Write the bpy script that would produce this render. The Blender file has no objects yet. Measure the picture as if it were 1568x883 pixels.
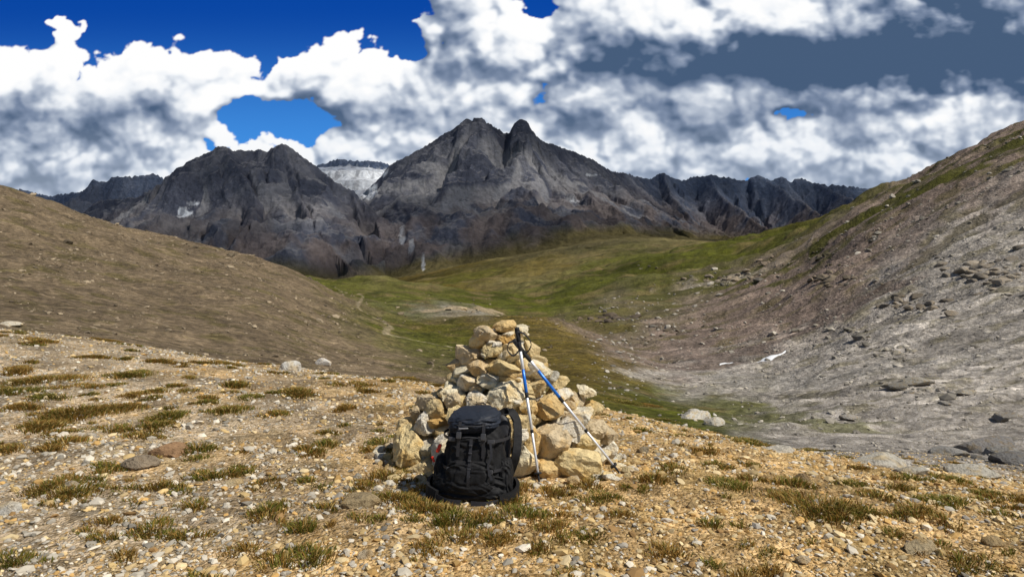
import bpy, bmesh, math, numpy as np
from mathutils import Vector, Matrix
rng=np.random.default_rng(7)
F=1133.0; HY=380.0; CX=784.0; EYE=1.6
sc=bpy.context.scene
SD=Vector((.72,-.42,0)).normalized(); EL=math.radians(50)
SDIR=np.array([SD.x*math.cos(EL),SD.y*math.cos(EL),math.sin(EL)])
# ---------------------------------------------------------------- noise
_p=np.random.default_rng(1).permutation(4096).astype(np.int32)
_g=np.random.default_rng(2).uniform(0,2*np.pi,4096); _gx=np.cos(_g).astype(np.float32); _gy=np.sin(_g).astype(np.float32)
_r1=np.random.default_rng(3).random(4096).astype(np.float32); _r2=np.random.default_rng(4).random(4096).astype(np.float32)
def _h(i,j,s): return _p[(_p[(i+s*131)&4095]+j)&4095]
def perlin(x,y,s=0):
    xi=np.floor(x); yi=np.floor(y); fx=(x-xi).astype(np.float32); fy=(y-yi).astype(np.float32)
    i=xi.astype(np.int32); j=yi.astype(np.int32)
    u=fx*fx*fx*(fx*(fx*6-15)+10); v=fy*fy*fy*(fy*(fy*6-15)+10)
    def g(a,b):
        h=_h(i+a,j+b,s); return _gx[h]*(fx-a)+_gy[h]*(fy-b)
    a=g(0,0); b=g(1,0); c=g(0,1); d=g(1,1)
    return ((a+(b-a)*u)*(1-v)+(c+(d-c)*u)*v)*1.5
def fbm(x,y,o=4,s=0,gain=.5):
    t=0;a=1.
    for k in range(o):
        t=t+a*perlin(x*(2.03**k)+k*17.3,y*(2.03**k)-k*9.1,s+k); a*=gain
    return t
def ridged(x,y,o=4,s=0,gain=.5):
    t=0;a=1.;n=0
    for k in range(o):
        t=t+a*(1-np.abs(perlin(x*(2.03**k)+k*17.3,y*(2.03**k)-k*9.1,s+k))*1.6); n+=a; a*=gain
    return t/n
def worley(x,y,s=0):
    xi=np.floor(x); yi=np.floor(y); i=xi.astype(np.int32); j=yi.astype(np.int32)
    fx=(x-xi).astype(np.float32); fy=(y-yi).astype(np.float32); m=np.full(fx.shape,9.,np.float32)
    for a in (-1,0,1):
        for b in (-1,0,1):
            h=_h(i+a,j+b,s); d=(a+_r1[h]-fx)**2+(b+_r2[h]-fy)**2
            m=np.minimum(m,d)
    return m
def sst(a,b,x):
    t=np.clip((x-a)/(b-a),0,1); return t*t*(3-2*t)
# ---------------------------------------------------------------- mesh helpers
def mesh_np(name,V,Fc,mat=None,col=None,smooth=True,link=True):
    me=bpy.data.meshes.new(name)
    V=np.ascontiguousarray(V,np.float32); Fc=np.ascontiguousarray(Fc,np.int32)
    me.vertices.add(len(V)); me.vertices.foreach_set('co',V.ravel())
    n,k=Fc.shape
    me.loops.add(n*k); me.loops.foreach_set('vertex_index',Fc.ravel())
    me.polygons.add(n); me.polygons.foreach_set('loop_start',np.arange(0,n*k,k,dtype=np.int32))
    me.polygons.foreach_set('use_smooth',np.full(n,smooth,bool))
    if col is not None:
        a=me.attributes.new('Col','FLOAT_COLOR','POINT')
        c=np.ones((len(V),4),np.float32); c[:,:3]=col; a.data.foreach_set('color',c.ravel())
    me.update(calc_edges=True)
    if mat: me.materials.append(mat)
    ob=bpy.data.objects.new(name,me)
    if link: sc.collection.objects.link(ob)
    return ob
def gridfaces(nr,nc):
    i=np.arange(nr-1)[:,None]*nc+np.arange(nc-1)[None,:]
    return np.stack([i,i+1,i+nc+1,i+nc],-1).reshape(-1,4)
# ---------------------------------------------------------------- node helper
class N:
    def __init__(s,name,world=False):
        s.m=bpy.data.materials.new(name); s.m.use_nodes=True; s.t=s.m.node_tree; s.t.nodes.clear()
        s.o=s.t.nodes.new('ShaderNodeOutputMaterial')
    def n(s,typ,ins=None,**kw):
        nd=s.t.nodes.new(typ)
        for k,v in kw.items(): setattr(nd,k,v)
        for k,v in (ins or {}).items():
            if isinstance(v,bpy.types.NodeSocket): s.t.links.new(v,nd.inputs[k])
            else: nd.inputs[k].default_value=v
        return nd
    def math(s,op,a,b=0.,c=0.): return s.n('ShaderNodeMath',{0:a,1:b,2:c},operation=op).outputs[0]
    def noise(s,vec,scale,detail=4,rough=.55): return s.n('ShaderNodeTexNoise',{'Vector':vec,'Scale':scale,'Detail':detail,'Roughness':rough}).outputs[0]
    def mix(s,f,a,b,bt='MIX'):
        nd=s.n('ShaderNodeMix',data_type='RGBA',blend_type=bt)
        for k,v in ((0,f),(6,a),(7,b)):
            if isinstance(v,bpy.types.NodeSocket): s.t.links.new(v,nd.inputs[k])
            else: nd.inputs[k].default_value=v
        return nd.outputs[2]
    def ramp(s,f,lo,hi,a=0.,b=1.): return s.n('ShaderNodeMapRange',{0:f,1:lo,2:hi,3:a,4:b}).outputs[0]
    def fin(s,sh): s.t.links.new(sh,s.o.inputs[0]); return s.m
def pbsdf(n,col,rough=.9,normal=None,spec=.2,metal=0.):
    d={'Base Color':col,'Roughness':rough,'Specular IOR Level':spec,'Metallic':metal}
    if normal is not None: d['Normal']=normal
    return n.n('ShaderNodeBsdfPrincipled',d).outputs[0]
def simple(name,col,rough=.6,spec=.3,metal=0.,bscale=0,bstr=.3,bdist=.002,var=.25):
    n=N(name); tc=n.n('ShaderNodeTexCoord').outputs['Object']
    f=n.noise(tc,bscale or 30,4)
    c=n.mix(f,(*[x*(1-var) for x in col],1),(*[min(1,x*(1+var)) for x in col],1))
    nm=n.n('ShaderNodeBump',{'Height':f,'Strength':bstr,'Distance':bdist}).outputs[0]
    return n.fin(pbsdf(n,c,rough,nm,spec,metal))
# ================================================================ GROUND height
D=np.array([3,5,7,10,14,20,30,45,70,110,170,260,400,650,1000,1600,2600],float)
T={-500:[984,743,639,565,500,475,450,420,380,330,280,240,225,260,330,400,430],
0:[984,743,639,561,497,510,503,470,420,350,298,286,310,370,410,430,430],
200:[984,743,639,564,525,533,523,496,455,400,362,353,375,410,430,440,440],
400:[984,743,641,570,556,566,560,535,490,435,402,398,420,435,445,450,445],
450:[984,743,641,572,560,570,564,545,508,460,427,418,435,436,430,445,442],
500:[984,743,642,573,568,577,570,555,525,485,452,446,455,429,440,448,440],
600:[984,743,643,578,582,588,580,568,548,520,500,480,452,430,444,446,438],
700:[984,743,645,588,598,600,592,580,560,530,490,468,464,441,452,430,408],
800:[984,743,650,600,612,612,600,585,562,522,480,504,486,452,436,412,393],
860:[984,743,655,608,622,622,610,592,560,516,490,512,480,442,428,404,382],
900:[984,743,660,618,632,630,615,595,556,513,506,502,468,440,422,398,370],
960:[984,743,665,628,640,640,625,600,570,544,538,505,465,430,404,391,366],
1000:[984,743,668,640,655,650,635,616,588,566,535,500,466,425,386,388,368],
1100:[984,743,672,662,672,660,645,622,595,560,527,490,450,405,371,382,372],
1200:[984,745,685,690,694,680,658,628,592,548,502,456,412,372,351,364,372],
1300:[984,748,700,705,700,680,650,610,563,512,452,392,338,312,327,345,370],
1400:[984,752,712,718,706,682,648,602,542,472,402,335,285,277,302,330,365],
1568:[984,758,742,738,718,686,642,582,507,422,335,255,202,192,220,300,350],
2000:[984,765,760,750,720,680,610,520,410,300,190,100,50,60,120,250,330]}
C={-500:'ooooobbbbbbbbbygg',0:'ooooobbbbbbbbbygg',200:'ooooobbbbbbbbbygg',400:'ooooobbbbbbbbyyyy',450:'ooooobbbbbbbyggyy',
500:'ooooobbbbbbbgggyy',600:'ooooobbbbggggtyyy',700:'ooooobbbggylggygy',800:'oooooyyyyyyyggtyt',860:'oooooyyyyyymggtyt',900:'oooooyyyyymygggtt',
960:'oooolgggymmgmgggt',1000:'oooolggglmmmgggtt',1100:'oooolgggllmmmgggt',1200:'oooollllllmmmgggt',1300:'oooollllllmmmgymm',
1400:'ooollllllllmmmygm',1568:'oooolllllllmmmgym',2000:'oooolllllllmmmgym'}
PAL={'o':(.48,.32,.14),'b':(.152,.114,.068),'g':(.074,.079,.010),'y':(.108,.079,.016),'m':(.19,.145,.112),'l':(.275,.25,.21),'t':(.15,.127,.052)}
cols=np.array(sorted(T)); lnD=np.log(D)
PXg=np.linspace(-500,2000,420); LDg=np.linspace(lnD[0],lnD[-1],420)
Tz=np.array([[EYE-(p-HY)/F*d for p,d in zip(T[c],D)] for c in cols])
Tz[:,0]=0
def resample(tab):
    a=np.array([np.interp(LDg,lnD,r) for r in tab])
    return np.array([np.interp(PXg,cols,a[:,j]) for j in range(len(LDg))]).T
def blur(a,s0,s1):
    for ax,s in ((0,s0),(1,s1)):
        k=int(3*s)+1; w=np.exp(-.5*(np.arange(-k,k+1)/s)**2); w/=w.sum()
        pad=[(0,0),(0,0)]; pad[ax]=(k,k); b=np.pad(a,pad,mode='edge'); n=a.shape[ax]
        a=sum(w[i]*(b[i:i+n] if ax==0 else b[:,i:i+n]) for i in range(2*k+1))
    return a
Zs=blur(resample(Tz)/np.exp(LDg)[None,:],6,4.2)*np.exp(LDg)[None,:]
Cg=[blur(resample(np.array([[PAL[ch][k] for ch in C[c]] for c in cols])),4,5) for k in range(3)]
Og=blur(resample(np.array([[1. if ch=='o' else 0. for ch in C[c]] for c in cols])),3,3)
Gg=blur(resample(np.array([[1. if ch=='g' else (.55 if ch in 'yt' else 0.) for ch in C[c]] for c in cols])),4,5)
def look(tab,px,ld):
    a=np.clip((px-PXg[0])/(PXg[1]-PXg[0]),0,len(PXg)-1.001); b=np.clip((ld-LDg[0])/(LDg[1]-LDg[0]),0,len(LDg)-1.001)
    i=a.astype(int); j=b.astype(int); fa=a-i; fb=b-j
    return (tab[i,j]*(1-fa)+tab[i+1,j]*fa)*(1-fb)+(tab[i,j+1]*(1-fa)+tab[i+1,j+1]*fa)*fb
def height(x,y):
    x=np.asarray(x,float); y=np.asarray(y,float)
    yy=np.maximum(y,3.); px=x/yy*F+CX
    z=look(Zs,px,np.log(yy))
    z=z+fbm(x*.8,y*.8,3,5)*.03+fbm(x*5,y*5,2,9)*.009
    k1=sst(11,30,y); k2=sst(50,180,y); k3=sst(250,700,y)
    z=z+k1*(fbm(x/7,y/7,4,12)*.25)+k2*fbm(x/38,y/38,5,15)*1.9+k3*(fbm(x/150,y/150,6,18)*9+(ridged(x/90,y/90,4,24)-.6)*6)
    R=sst(.12,.45,x/yy)*sst(25,110,y)
    wx=fbm(x/60,y/60,2,31)*12
    z=z+R*((ridged((y+wx)/30,x/170,5,33)-.6)*np.clip(y*.028,0,10)+(ridged((y+wx)/9,x/60,3,37)-.6)*np.clip(y*.007,0,2.4))
    R2=sst(.2,.4,x/yy)*sst(14,30,y)*(1-sst(90,200,y))
    z=z+R2*(ridged((y-.3*x)/3.2,x/9,4,41)-.6)*.65
    z=z+(1-sst(-.35,.05,x/yy))*sst(20,60,y)*(ridged((y+.6*x+wx)/22,x/60,4,43)-.6)*.8
    return z
def hit(px,py,dmin=3.,dmax=2500.):
    d=np.exp(np.linspace(math.log(dmin),math.log(dmax),900)); x=(px-CX)/F*d
    z=height(x,d); p=HY-(z-EYE)/d*F
    k=np.argmax(p<=py)
    if p[k]>py: k=len(d)-1
    return x[k],d[k],z[k]
def ucols(fine,wide,nf,nw):
    a=np.linspace(-fine,fine,nf); t=np.linspace(0,1,nw+1)[1:]**1.5
    r=fine+t*(wide-fine); return np.concatenate([-r[::-1],a,r])
U=ucols(.74,2.2,1000,50)
dn=np.exp(np.linspace(math.log(2.2),math.log(2900),780))
yb=np.array([-400,-150,-60,-25,-10,-4,-1,0,.8,1.5]); 
Y=np.concatenate([yb,dn]); S=np.concatenate([2.2+(2.2-yb)*1.0,dn])
GX=U[None,:]*S[:,None]; GY=np.repeat(Y[:,None],len(U),1)
GZ=height(GX,GY)
def lerp(a,b,t): return a*(1-t[...,None])+b*t[...,None]
def gcolor(x,y,z):
    yy=np.maximum(y,3.); u=x/yy; px=u*F+CX; ld=np.log(yy)
    w1=fbm(px/60,ld*5,4,51); w2=fbm(px/60+40,ld*5,4,55)
    pxw=px+w1*45; ldw=ld+w2*.16*sst(8,16,y)
    c=np.stack([look(Cg[k],pxw,ldw) for k in range(3)],-1)
    g=look(Gg,pxw,ldw); o=look(Og,px,ld)
    v=1+.26*fbm(u*22,ld*14,5,61)+.22*fbm(u*110,ld*55,4,66)
    c=c*np.clip(v,.4,1.7)[...,None]
    far=sst(18,40,y)
    R=sst(.05,.3,x/yy)
    st=ridged((y+fbm(x/50,y/50,3,71)*14)/34,x/240,3,73)
    gm=sst(.60,.80,st)*R*sst(120,300,y)*(1-sst(700,1000,y))
    c=lerp(c,np.array([.062,.062,.011]),.88*gm)
    st2=sst(.1,.65,fbm(u*16,ld*16,5,76))
    c=lerp(c,np.array([.088,.075,.022]),far*.55*st2*(1-sst(.3,.9,g)))
    st3=sst(.1,.7,fbm(u*14+7,ld*18,5,79))
    c=lerp(c,np.array([.165,.12,.055]),far*.6*st3*sst(.3,.8,g))
    st6=sst(.1,.7,fbm(u*30+3,ld*40,5,97))
    c=lerp(c,np.array([.040,.042,.008]),far*.6*st6*sst(.3,.8,g))
    st4=sst(.62,.85,ridged((y-.25*x)/14,x/60,3,83))*sst(.25,.45,x/yy)*sst(18,40,y)*(1-sst(150,300,y))
    c=c*(1+.5*st4[...,None])
    st5=sst(.05,.6,fbm(x/.55,y/.55,4,88))*o*.42
    c=lerp(c,np.array([.21,.155,.05]),st5)
    gr=sst(-.1,.7,-x/yy*1.3+fbm(x/1.5,y/1.5,2,91)*.5)*o*.6
    c=lerp(c,np.array([.34,.295,.22]),gr)
    return c
GC=gcolor(GX,GY,GZ)
def paint_line(pts,w,col,amt,rag=.5,ns_=6.):
    P=np.array([hit(*p)[:2] for p in pts])
    lo=P.min(0)-3*w-5; hi_=P.max(0)+3*w+5
    m=(GX>lo[0])&(GX<hi_[0])&(GY>lo[1])&(GY<hi_[1])
    gx,gy=GX[m],GY[m]; best=np.full(gx.shape,1e9)
    for a,b in zip(P[:-1],P[1:]):
        ab=b-a; L=ab@ab+1e-9
        t=np.clip(((gx-a[0])*ab[0]+(gy-a[1])*ab[1])/L,0,1)
        best=np.minimum(best,np.hypot(gx-a[0]-t*ab[0],(gy-a[1]-t*ab[1])))
    best=best+fbm(gx/ns_,gy/ns_,4,95)*w*rag
    GC[m]=lerp(GC[m],np.array(col),amt*(1-sst(w*.45,w,best)))
paint_line([(512,440),(530,448),(556,455),(548,470),(575,487),(598,500),(590,512)],.7,(.28,.23,.14),.65)
paint_line([(590,512),(640,522),(690,532)],.6,(.36,.30,.2),.6)
paint_line([(655,476),(700,473),(760,476)],6,(.33,.26,.16),.8)
paint_line([(1480,262),(1400,300),(1330,328),(1270,360),(1240,388)],13,(.062,.062,.012),.92,1.2,16)
paint_line([(1565,215),(1500,245),(1440,275),(1370,300)],12,(.062,.062,.012),.9,1.2,16)
paint_line([(1560,300),(1500,330),(1420,390),(1350,440)],4,(.10,.085,.05),.7,1.3,10)
paint_line([(1340,455),(1240,500),(1130,535),(1030,562)],9,(.135,.10,.078),.75,1.,14)
paint_line([(1050,438),(1100,430),(1170,414)],14,(.27,.23,.17),.8,1.,20)
paint_line([(1190,402),(1240,368),(1300,325)],10,(.24,.19,.14),.7,1.,20)
paint_line([(1090,575),(1200,590),(1400,560)],5,(.30,.28,.24),.6,1.2,6)
paint_line([(1130,620),(1200,645),(1330,660)],1.6,(.10,.10,.03),.7,1.2,3)
ng=N('ground_mat')
tc=ng.n('ShaderNodeNewGeometry').outputs['Position']
att=ng.n('ShaderNodeAttribute',attribute_name='Col').outputs['Color']
def vor(n,vec,s): return n.n('ShaderNodeTexVoronoi',{'Vector':vec,'Scale':s})
v1=vor(ng,tc,42.); v3=vor(ng,tc,2.6)
def cellval(v,i=0): return ng.n('ShaderNodeSeparateColor',{0:v.outputs['Color']}).outputs[i]
def grey(r): return ng.n('ShaderNodeCombineColor',{0:r,1:r,2:r}).outputs[0]
cv=cellval(v1)
c=ng.mix(1.,att,ng.n('ShaderNodeCombineColor',{0:ng.ramp(cv,0,1,.55,1.5),1:ng.ramp(cv,0,1,.5,1.55),2:ng.ramp(cv,0,1,.4,1.75)}).outputs[0],'MULTIPLY')
c=ng.mix(1.,c,grey(ng.ramp(cellval(v3),0,1,.70,1.34)),'MULTIPLY')
nn=ng.noise(tc,1.,8,.70); n2_=ng.noise(tc,.09,6,.72)
c=ng.mix(1.,c,grey(ng.ramp(nn,.3,.7,.58,1.42)),'MULTIPLY')
c=ng.mix(1.,c,grey(ng.ramp(n2_,.3,.7,.66,1.34)),'MULTIPLY')
sy=ng.n('ShaderNodeSeparateXYZ',{0:tc}).outputs[1]; farf=ng.ramp(sy,15.,120.,0.,1.)
hgt=ng.math('ADD',ng.math('MULTIPLY',v1.outputs['Distance'],-.018),ng.math('MULTIPLY',nn,.26))
hgt=ng.math('ADD',hgt,ng.math('MULTIPLY',ng.math('MULTIPLY',n2_,farf),3.))
bmp=ng.n('ShaderNodeBump',{'Height':hgt,'Strength':1.,'Distance':1.}).outputs[0]
gm=ng.fin(pbsdf(ng,c,.95,bmp,.1))
ground=mesh_np('ground',np.stack([GX,GY,GZ],-1).reshape(-1,3),gridfaces(*GX.shape),gm,GC.reshape(-1,3))
# ================================================================ MOUNTAINS
def w3(px,py,d): return np.array([(px-CX)/F*d,d,EYE+(HY-py)/F*d])
def poly(l): return np.array([w3(*p) for p in l])
ridges=[
 ([(-500,240,6500),(-200,262,6800),(0,283,7000),(45,291,7000),(85,300,6900),(130,289,6700),(146,276,6600),(160,279,6600),(178,270,6600),(205,269,6600),(240,265,6600),(262,285,6500)],1.),
 ([(120,330,4400),(150,307,4300),(215,300,4200),(262,270,4200),(285,250,4200),(310,236,4200),(330,222,4200),(345,223,4200),(355,228,4200),(385,226,4250),(400,230,4250),(415,223,4250),(430,220,4250),(440,223,4250),(452,232,4250),(475,249,4250),(510,275,4200),(540,290,4200),(558,304,4150),(566,345,4000)],1.),
 ([(345,224,4200),(372,262,4000),(385,300,3800),(372,350,3500),(340,395,3200)],1.),
 ([(262,270,4200),(225,310,3900),(190,350,3600)],1.),
 ([(325,224,4200),(300,300,3900),(270,350,3600),(250,385,3400)],1.),
 ([(432,221,4250),(450,280,4000),(478,340,3700),(520,395,3400),(548,425,3200)],1.),
 ([(415,224,4250),(408,300,3900),(430,370,3500),(450,420,3200)],1.),
 ([(540,290,4200),(556,360,3800),(575,420,3400)],1.),
 ([(560,330,5100),(578,285,5200),(600,252,5200),(620,240,5200),(640,230,5200),(668,212,5200),(690,199,5200),(703,189,5200),(718,186,5200),(735,184,5200),(755,192,5200),(775,203,5200),(800,204,5200),(818,209,5210),(840,220,5250),(860,226,5300),(880,231,5350),(900,240,5450),(920,252,5550),(940,262,5700),(965,266,6000),(985,272,6300),(1000,273,6500),(1010,267,6600),(1018,264,6600),(1030,270,6600),(1045,276,6700),(1062,270,6800),(1080,267,6800),(1100,269,6800),(1120,271,6800),(1145,277,6800),(1152,271,6800),(1165,269,6800),(1178,275,6800),(1195,270,6800),(1205,276,6800),(1230,272,6800),(1250,279,6800),(1280,283,6800),(1335,285,6800),(1400,300,6800),(1700,290,6800)],1.),
 ([(600,254,5200),(606,320,4800),(600,380,4300),(590,425,3800)],1.),
 ([(690,200,5200),(665,265,4850),(640,330,4500),(640,390,4100),(655,430,3600)],1.),
 ([(735,182,5200),(745,235,4950),(732,300,4600),(715,350,4300),(730,400,3800)],1.),
 ([(800,200,5200),(778,240,4950),(795,285,4700),(812,330,4400),(830,370,4000),(868,395,3500)],1.),
 ([(778,245,4950),(765,300,4600),(775,350,4200),(790,400,3700)],1.),
 ([(860,226,5300),(862,275,4950),(890,320,4600),(940,355,4200),(985,375,3700)],1.),
 ([(940,262,5700),(960,300,5300),(1010,335,4900),(1060,358,4400)],1.),
 ([(1018,264,6600),(1030,300,6100),(1060,330,5600)],1.),
 ([(1080,267,6800),(1098,290,6400),(1130,318,5900),(1170,345,5400),(1210,365,4800)],1.),
 ([(1165,269,6800),(1210,300,6300),(1260,330,5600)],1.),
 ([(1250,279,6800),(1330,310,6000),(1400,330,5600)],1.),
 ([(430,265,8200),(470,258,8200),(490,249,8200),(505,245,8200),(520,243,8200),(545,246,8200),(560,245,8200),(590,249,8200),(620,262,8200)],1.),
 ([(788,186,5185),(793,183,5185),(806,184,5185),(811,190,5185)],2.6),
 ([(708,184,5185),(713,180,5185),(720,182,5185)],2.6),([(724,179,5185),(735,176,5185),(740,180,5185)],2.6),([(745,185,5185),(752,188,5185)],2.6),
 ([(1014,265,6580),(1021,263,6580)],2.6),([(1151,271,6780),(1160,268,6780),(1168,270,6780)],2.6),([(1193,271,6780),(1199,269,6780)],2.6),([(147,275,6580),(154,277,6580)],2.6),
 ([(530,254,8000),(540,262,7200),(548,276,6500),(562,300,5800),(585,345,5000),(612,400,4300),(640,428,3600)],.22),
]
U2=ucols(.73,1.6,1000,40)
Y2=np.concatenate([np.linspace(2300,3100,40,endpoint=False),np.linspace(3100,5700,340,endpoint=False),np.linspace(5700,9500,170)])
MX=U2[None,:]*Y2[:,None]; MY=np.repeat(Y2[:,None],len(U2),1)
wa1=fbm(MX/520,MY/520,3,101); wb1=fbm(MX/520+9,MY/520,3,107)
wxx=MX+wa1*22+fbm(MX/110,MY/110,3,104)*7
wyy=MY+wb1*80+fbm(MX/110+5,MY/110,3,109)*22
best=np.full(MX.shape,-1e9); bs=np.zeros(MX.shape); bd=np.zeros(MX.shape); bk=np.zeros(MX.shape,int)
for ri,(pl,k) in enumerate(ridges):
    P=poly(pl); acc=ri*3177.
    for a,b in zip(P[:-1],P[1:]):
        ab=(b-a)[:2]; L=ab@ab; Ln=math.sqrt(L)
        t=np.clip(((wxx-a[0])*ab[0]+(wyy-a[1])*ab[1])/L,0,1)
        dd=np.hypot(wxx-a[0]-t*ab[0],wyy-a[1]-t*ab[1])
        if k<.5:
            h=a[2]+t*(b[2]-a[2])-.08*dd-.9*np.maximum(dd-np.interp(a[1],[3600,5200,6500,7500],[40,110,240,420]),0)
        elif k>2: 
            dd=np.hypot(wxx-a[0]-t*ab[0],(wyy-a[1]-t*ab[1])*.35); h=a[2]+t*(b[2]-a[2])-2.3*dd
        else: h=a[2]+t*(b[2]-a[2])-k*(.42*dd+230*(1-np.exp(-dd/260)))
        m=h>best
        best=np.where(m,h,best)
        if k<=2: bs=np.where(m,acc+t*Ln,bs); bd=np.where(m,dd,bd); bk=np.where(m,ri,bk)
        acc+=Ln
gl=(bk==len(ridges)-1)
amp=sst(10,240,bd)*np.where(gl,.12,1.)
bs2=bs+wa1*120
gul=ridged(bs2/190,bd/1400,2,111)
gul2=ridged(bs2/62,bd/700,3,115)
rg=ridged(MX/330,MY/330,5,125,.5)
MZ=best+amp*((gul-.65)*125+(gul2-.65)*40+(rg-.6)*75)+(fbm(MX/70,MY/70,4,131)*7+(ridged(MX/38,MY/60,3,135)-.6)*10)*np.where(gl,.2,1)
pxm=MX/MY*F+CX
pyb=np.interp(pxm,cols,[T[c][-1] for c in cols])+np.interp(MY,[2300,2650,2900],[9,5,-2])
floor=EYE-(pyb-HY)/F*np.minimum(MY,3600)+fbm(MX/400,MY/400,4,140)*25*sst(2700,3300,MY)
df=MZ-floor
sm=90.
hh=np.clip(.5+.5*df/sm,0,1); MZ2=floor*(1-hh)+MZ*hh+sm*hh*(1-hh)
pym=HY-(MZ2-EYE)/MY*F
gy,gx=np.gradient(MZ2); 
dx=np.gradient(MX,axis=1); dy=np.gradient(MY,axis=0)
slope=np.hypot(gx/dx,gy/dy)
rock=np.array([.092,.102,.140]); rock2=np.array([.155,.162,.195]); scr=np.array([.31,.31,.33]); brn=np.array([.205,.16,.14]); grs=np.array([.15,.125,.055])  # rock tones kept bluish: aerial haze is put into the colour
n1=fbm(MX/220,MY/220,5,151); n2=fbm(bs2/60,bd/900,4,155)
MC=lerp(np.broadcast_to(rock,MX.shape+(3,)),rock2,sst(-.3,.6,n1*.7+n2*.8))
low=1-sst(.45,.62,gul)
MC=lerp(MC,scr,np.clip((1-sst(.5,.95,slope))*sst(40,200,df)*.55+low*.75*sst(60,350,bd)*sst(-.4,.2,n2)+sst(.2,.7,n2)*.40*sst(120,400,bd),0,1))
MC=lerp(MC,brn,(1-sst(120,520,df))*sst(-.5,.3,n1)*.75)
MC=lerp(MC,grs,(1-sst(10,130,df+n1*40)))
far_haze=sst(5600,7000,MY)*(~gl)
MC=lerp(MC,np.array([.085,.125,.21]),far_haze*.75)  # far ridges blended to blue, haze painted in by distance
snow=gl*sst(5400,5900,MY+n1*250)*sst(-1.1,-.6,fbm(MX/200,MY/120,4,160))
for (a,b,r1,r2,am) in ((283,326,13,8,.9),(294,311,14,3,.8),(562,292,16,14,1.),(545,264,50,9,1.),(616,358,5,16,.4),(630,378,5,12,.4),(648,402,3,14,.5),(905,268,12,2,.5),(880,308,9,2,.6)):
    e=((pxm-a)/r1)**2+((pym-b)/r2)**2+fbm(MX/40,MY/40,3,170)*.8
    snow=np.maximum(snow,am*(1-sst(.6,1.,e))*(MY<8180))
snow=snow*(1-.6*sst(.0,.5,fbm(MX/60,MY/220,4,175)))
MC=lerp(MC,np.array([.80,.84,.90]),snow)
nm=N('mountain_mat'); tp=nm.n('ShaderNodeNewGeometry').outputs['Position']
am=nm.n('ShaderNodeAttribute',attribute_name='Col').outputs['Color']
nf=nm.noise(tp,.03,8,.7)
f=nm.ramp(nf,.3,.7,.68,1.32)
cc=nm.mix(1.,am,nm.n('ShaderNodeCombineColor',{0:f,1:f,2:f}).outputs[0],'MULTIPLY')
cc_n=nm.n('ShaderNodeBump',{'Height':nm.math('MULTIPLY',nf,38.),'Strength':.8,'Distance':1.}).outputs[0]
mm=nm.fin(pbsdf(nm,cc,.95,cc_n,.05))
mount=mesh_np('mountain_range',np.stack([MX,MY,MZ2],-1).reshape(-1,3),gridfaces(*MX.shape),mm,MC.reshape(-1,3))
# ================================================================ SKY dome
st=1.3
RX=np.arange(-200,1770,st); RY=np.arange(-150,430,st); X,Yp=np.meshgrid(RX,RY)
def clumps(sc_,sd):
    qx=X/sc_; qy=Yp/(sc_*.82)
    qx2=qx+fbm(qx/130,qy/130,3,201+sd)*26+fbm(qx/24,qy/24,4,211+sd)*6
    qy2=qy+fbm(qx/130+31,qy/130,3,205+sd)*26+fbm(qx/24+8,qy/24,4,214+sd)*6
    B=0
    for sz,a_,s2 in ((170,1.1,1),(84,.72,2),(42,.44,3),(21,.22,4),(11,.10,5)):
        B=B+a_*(1-1.5*worley(qx2/sz,qy2/sz,220+s2+sd))
    return (B-B.mean())/B.std()
bl=sst(120,270,Yp)
B=clumps(1.,0)*(1-bl)+clumps(.58,9)*bl
base=np.full(X.shape,1.35)
XW=X+fbm(X/70,Yp/50,4,261)*34; YW=Yp+fbm(X/70+9,Yp/50,4,265)*20
def blob(cx,cy,rx,ry): return np.exp(-(((XW-cx)/rx)**2+((YW-cy)/ry)**2))
for cx,cy,rx,ry,a_ in ((270,5,200,70,-3.5),(15,30,70,48,-3.5),(420,20,120,66,-3.3),(590,0,70,34,-3.4),(628,58,46,30,-4.0),(440,190,84,30,-3.9),(395,172,44,20,-1.2),(1217,178,26,11,-3.2),(815,-4,40,12,-2.6),(250,-120,500,60,-3),
    (112,45,34,45,3.8),(470,115,90,36,.9),(540,76,60,30,1.2),(1100,30,200,60,1.5),(300,130,120,40,.8),(1400,60,260,90,1.6),(1560,270,120,32,1.2),(620,210,140,40,.8),(800,240,900,30,.8),(60,250,160,40,1.),(160,170,120,50,.7),(230,90,60,20,.6),(840,80,80,70,1.6),(1260,240,160,50,1.0),(1480,20,140,50,1.2)):
    base=base+a_*blob(cx,cy,rx,ry)
cov=base+.62*B
alpha=sst(0,.28,cov+.15*fbm(X/12,Yp/10,5,231))
lx,ly=.5,-.86
def shift(A,dx_,dy_):
    ix=int(round(dx_/st)); iy=int(round(dy_/st)); return np.roll(np.roll(A,-iy,0),-ix,1)
Hh=blur(np.clip(cov,-.3,4),1.4,1.4)
lit=0
for dl,wt in ((5,.36),(11,.42),(22,.48),(42,.48),(80,.36)):
    lit=lit+wt*np.clip((Hh-shift(Hh,lx*dl,ly*dl)),-1.,1.)
Lf=blur(Hh,16,16)
lit=.67+.31*lit-.10*(Lf-1.3)
dark=0
for cx,cy,rx,ry,a_ in ((1330,85,260,42,1.3),(1480,25,190,60,1.4),(1180,95,120,22,.75),(1560,110,150,34,.9),(90,180,150,38,.60),(0,215,110,30,.6),(250,110,70,20,.2),(600,185,120,32,.6),(430,120,60,14,.25),(930,105,60,30,.45),(800,190,110,24,.45),(700,60,50,50,.25),(1090,195,160,24,.45),(1330,225,180,16,.45),(1000,245,140,14,.4),(150,255,120,16,.35),(1500,180,70,12,.3),(900,50,60,30,.3),(640,110,50,20,.2)):
    dark=dark+a_*blob(cx,cy,rx,ry)
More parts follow.
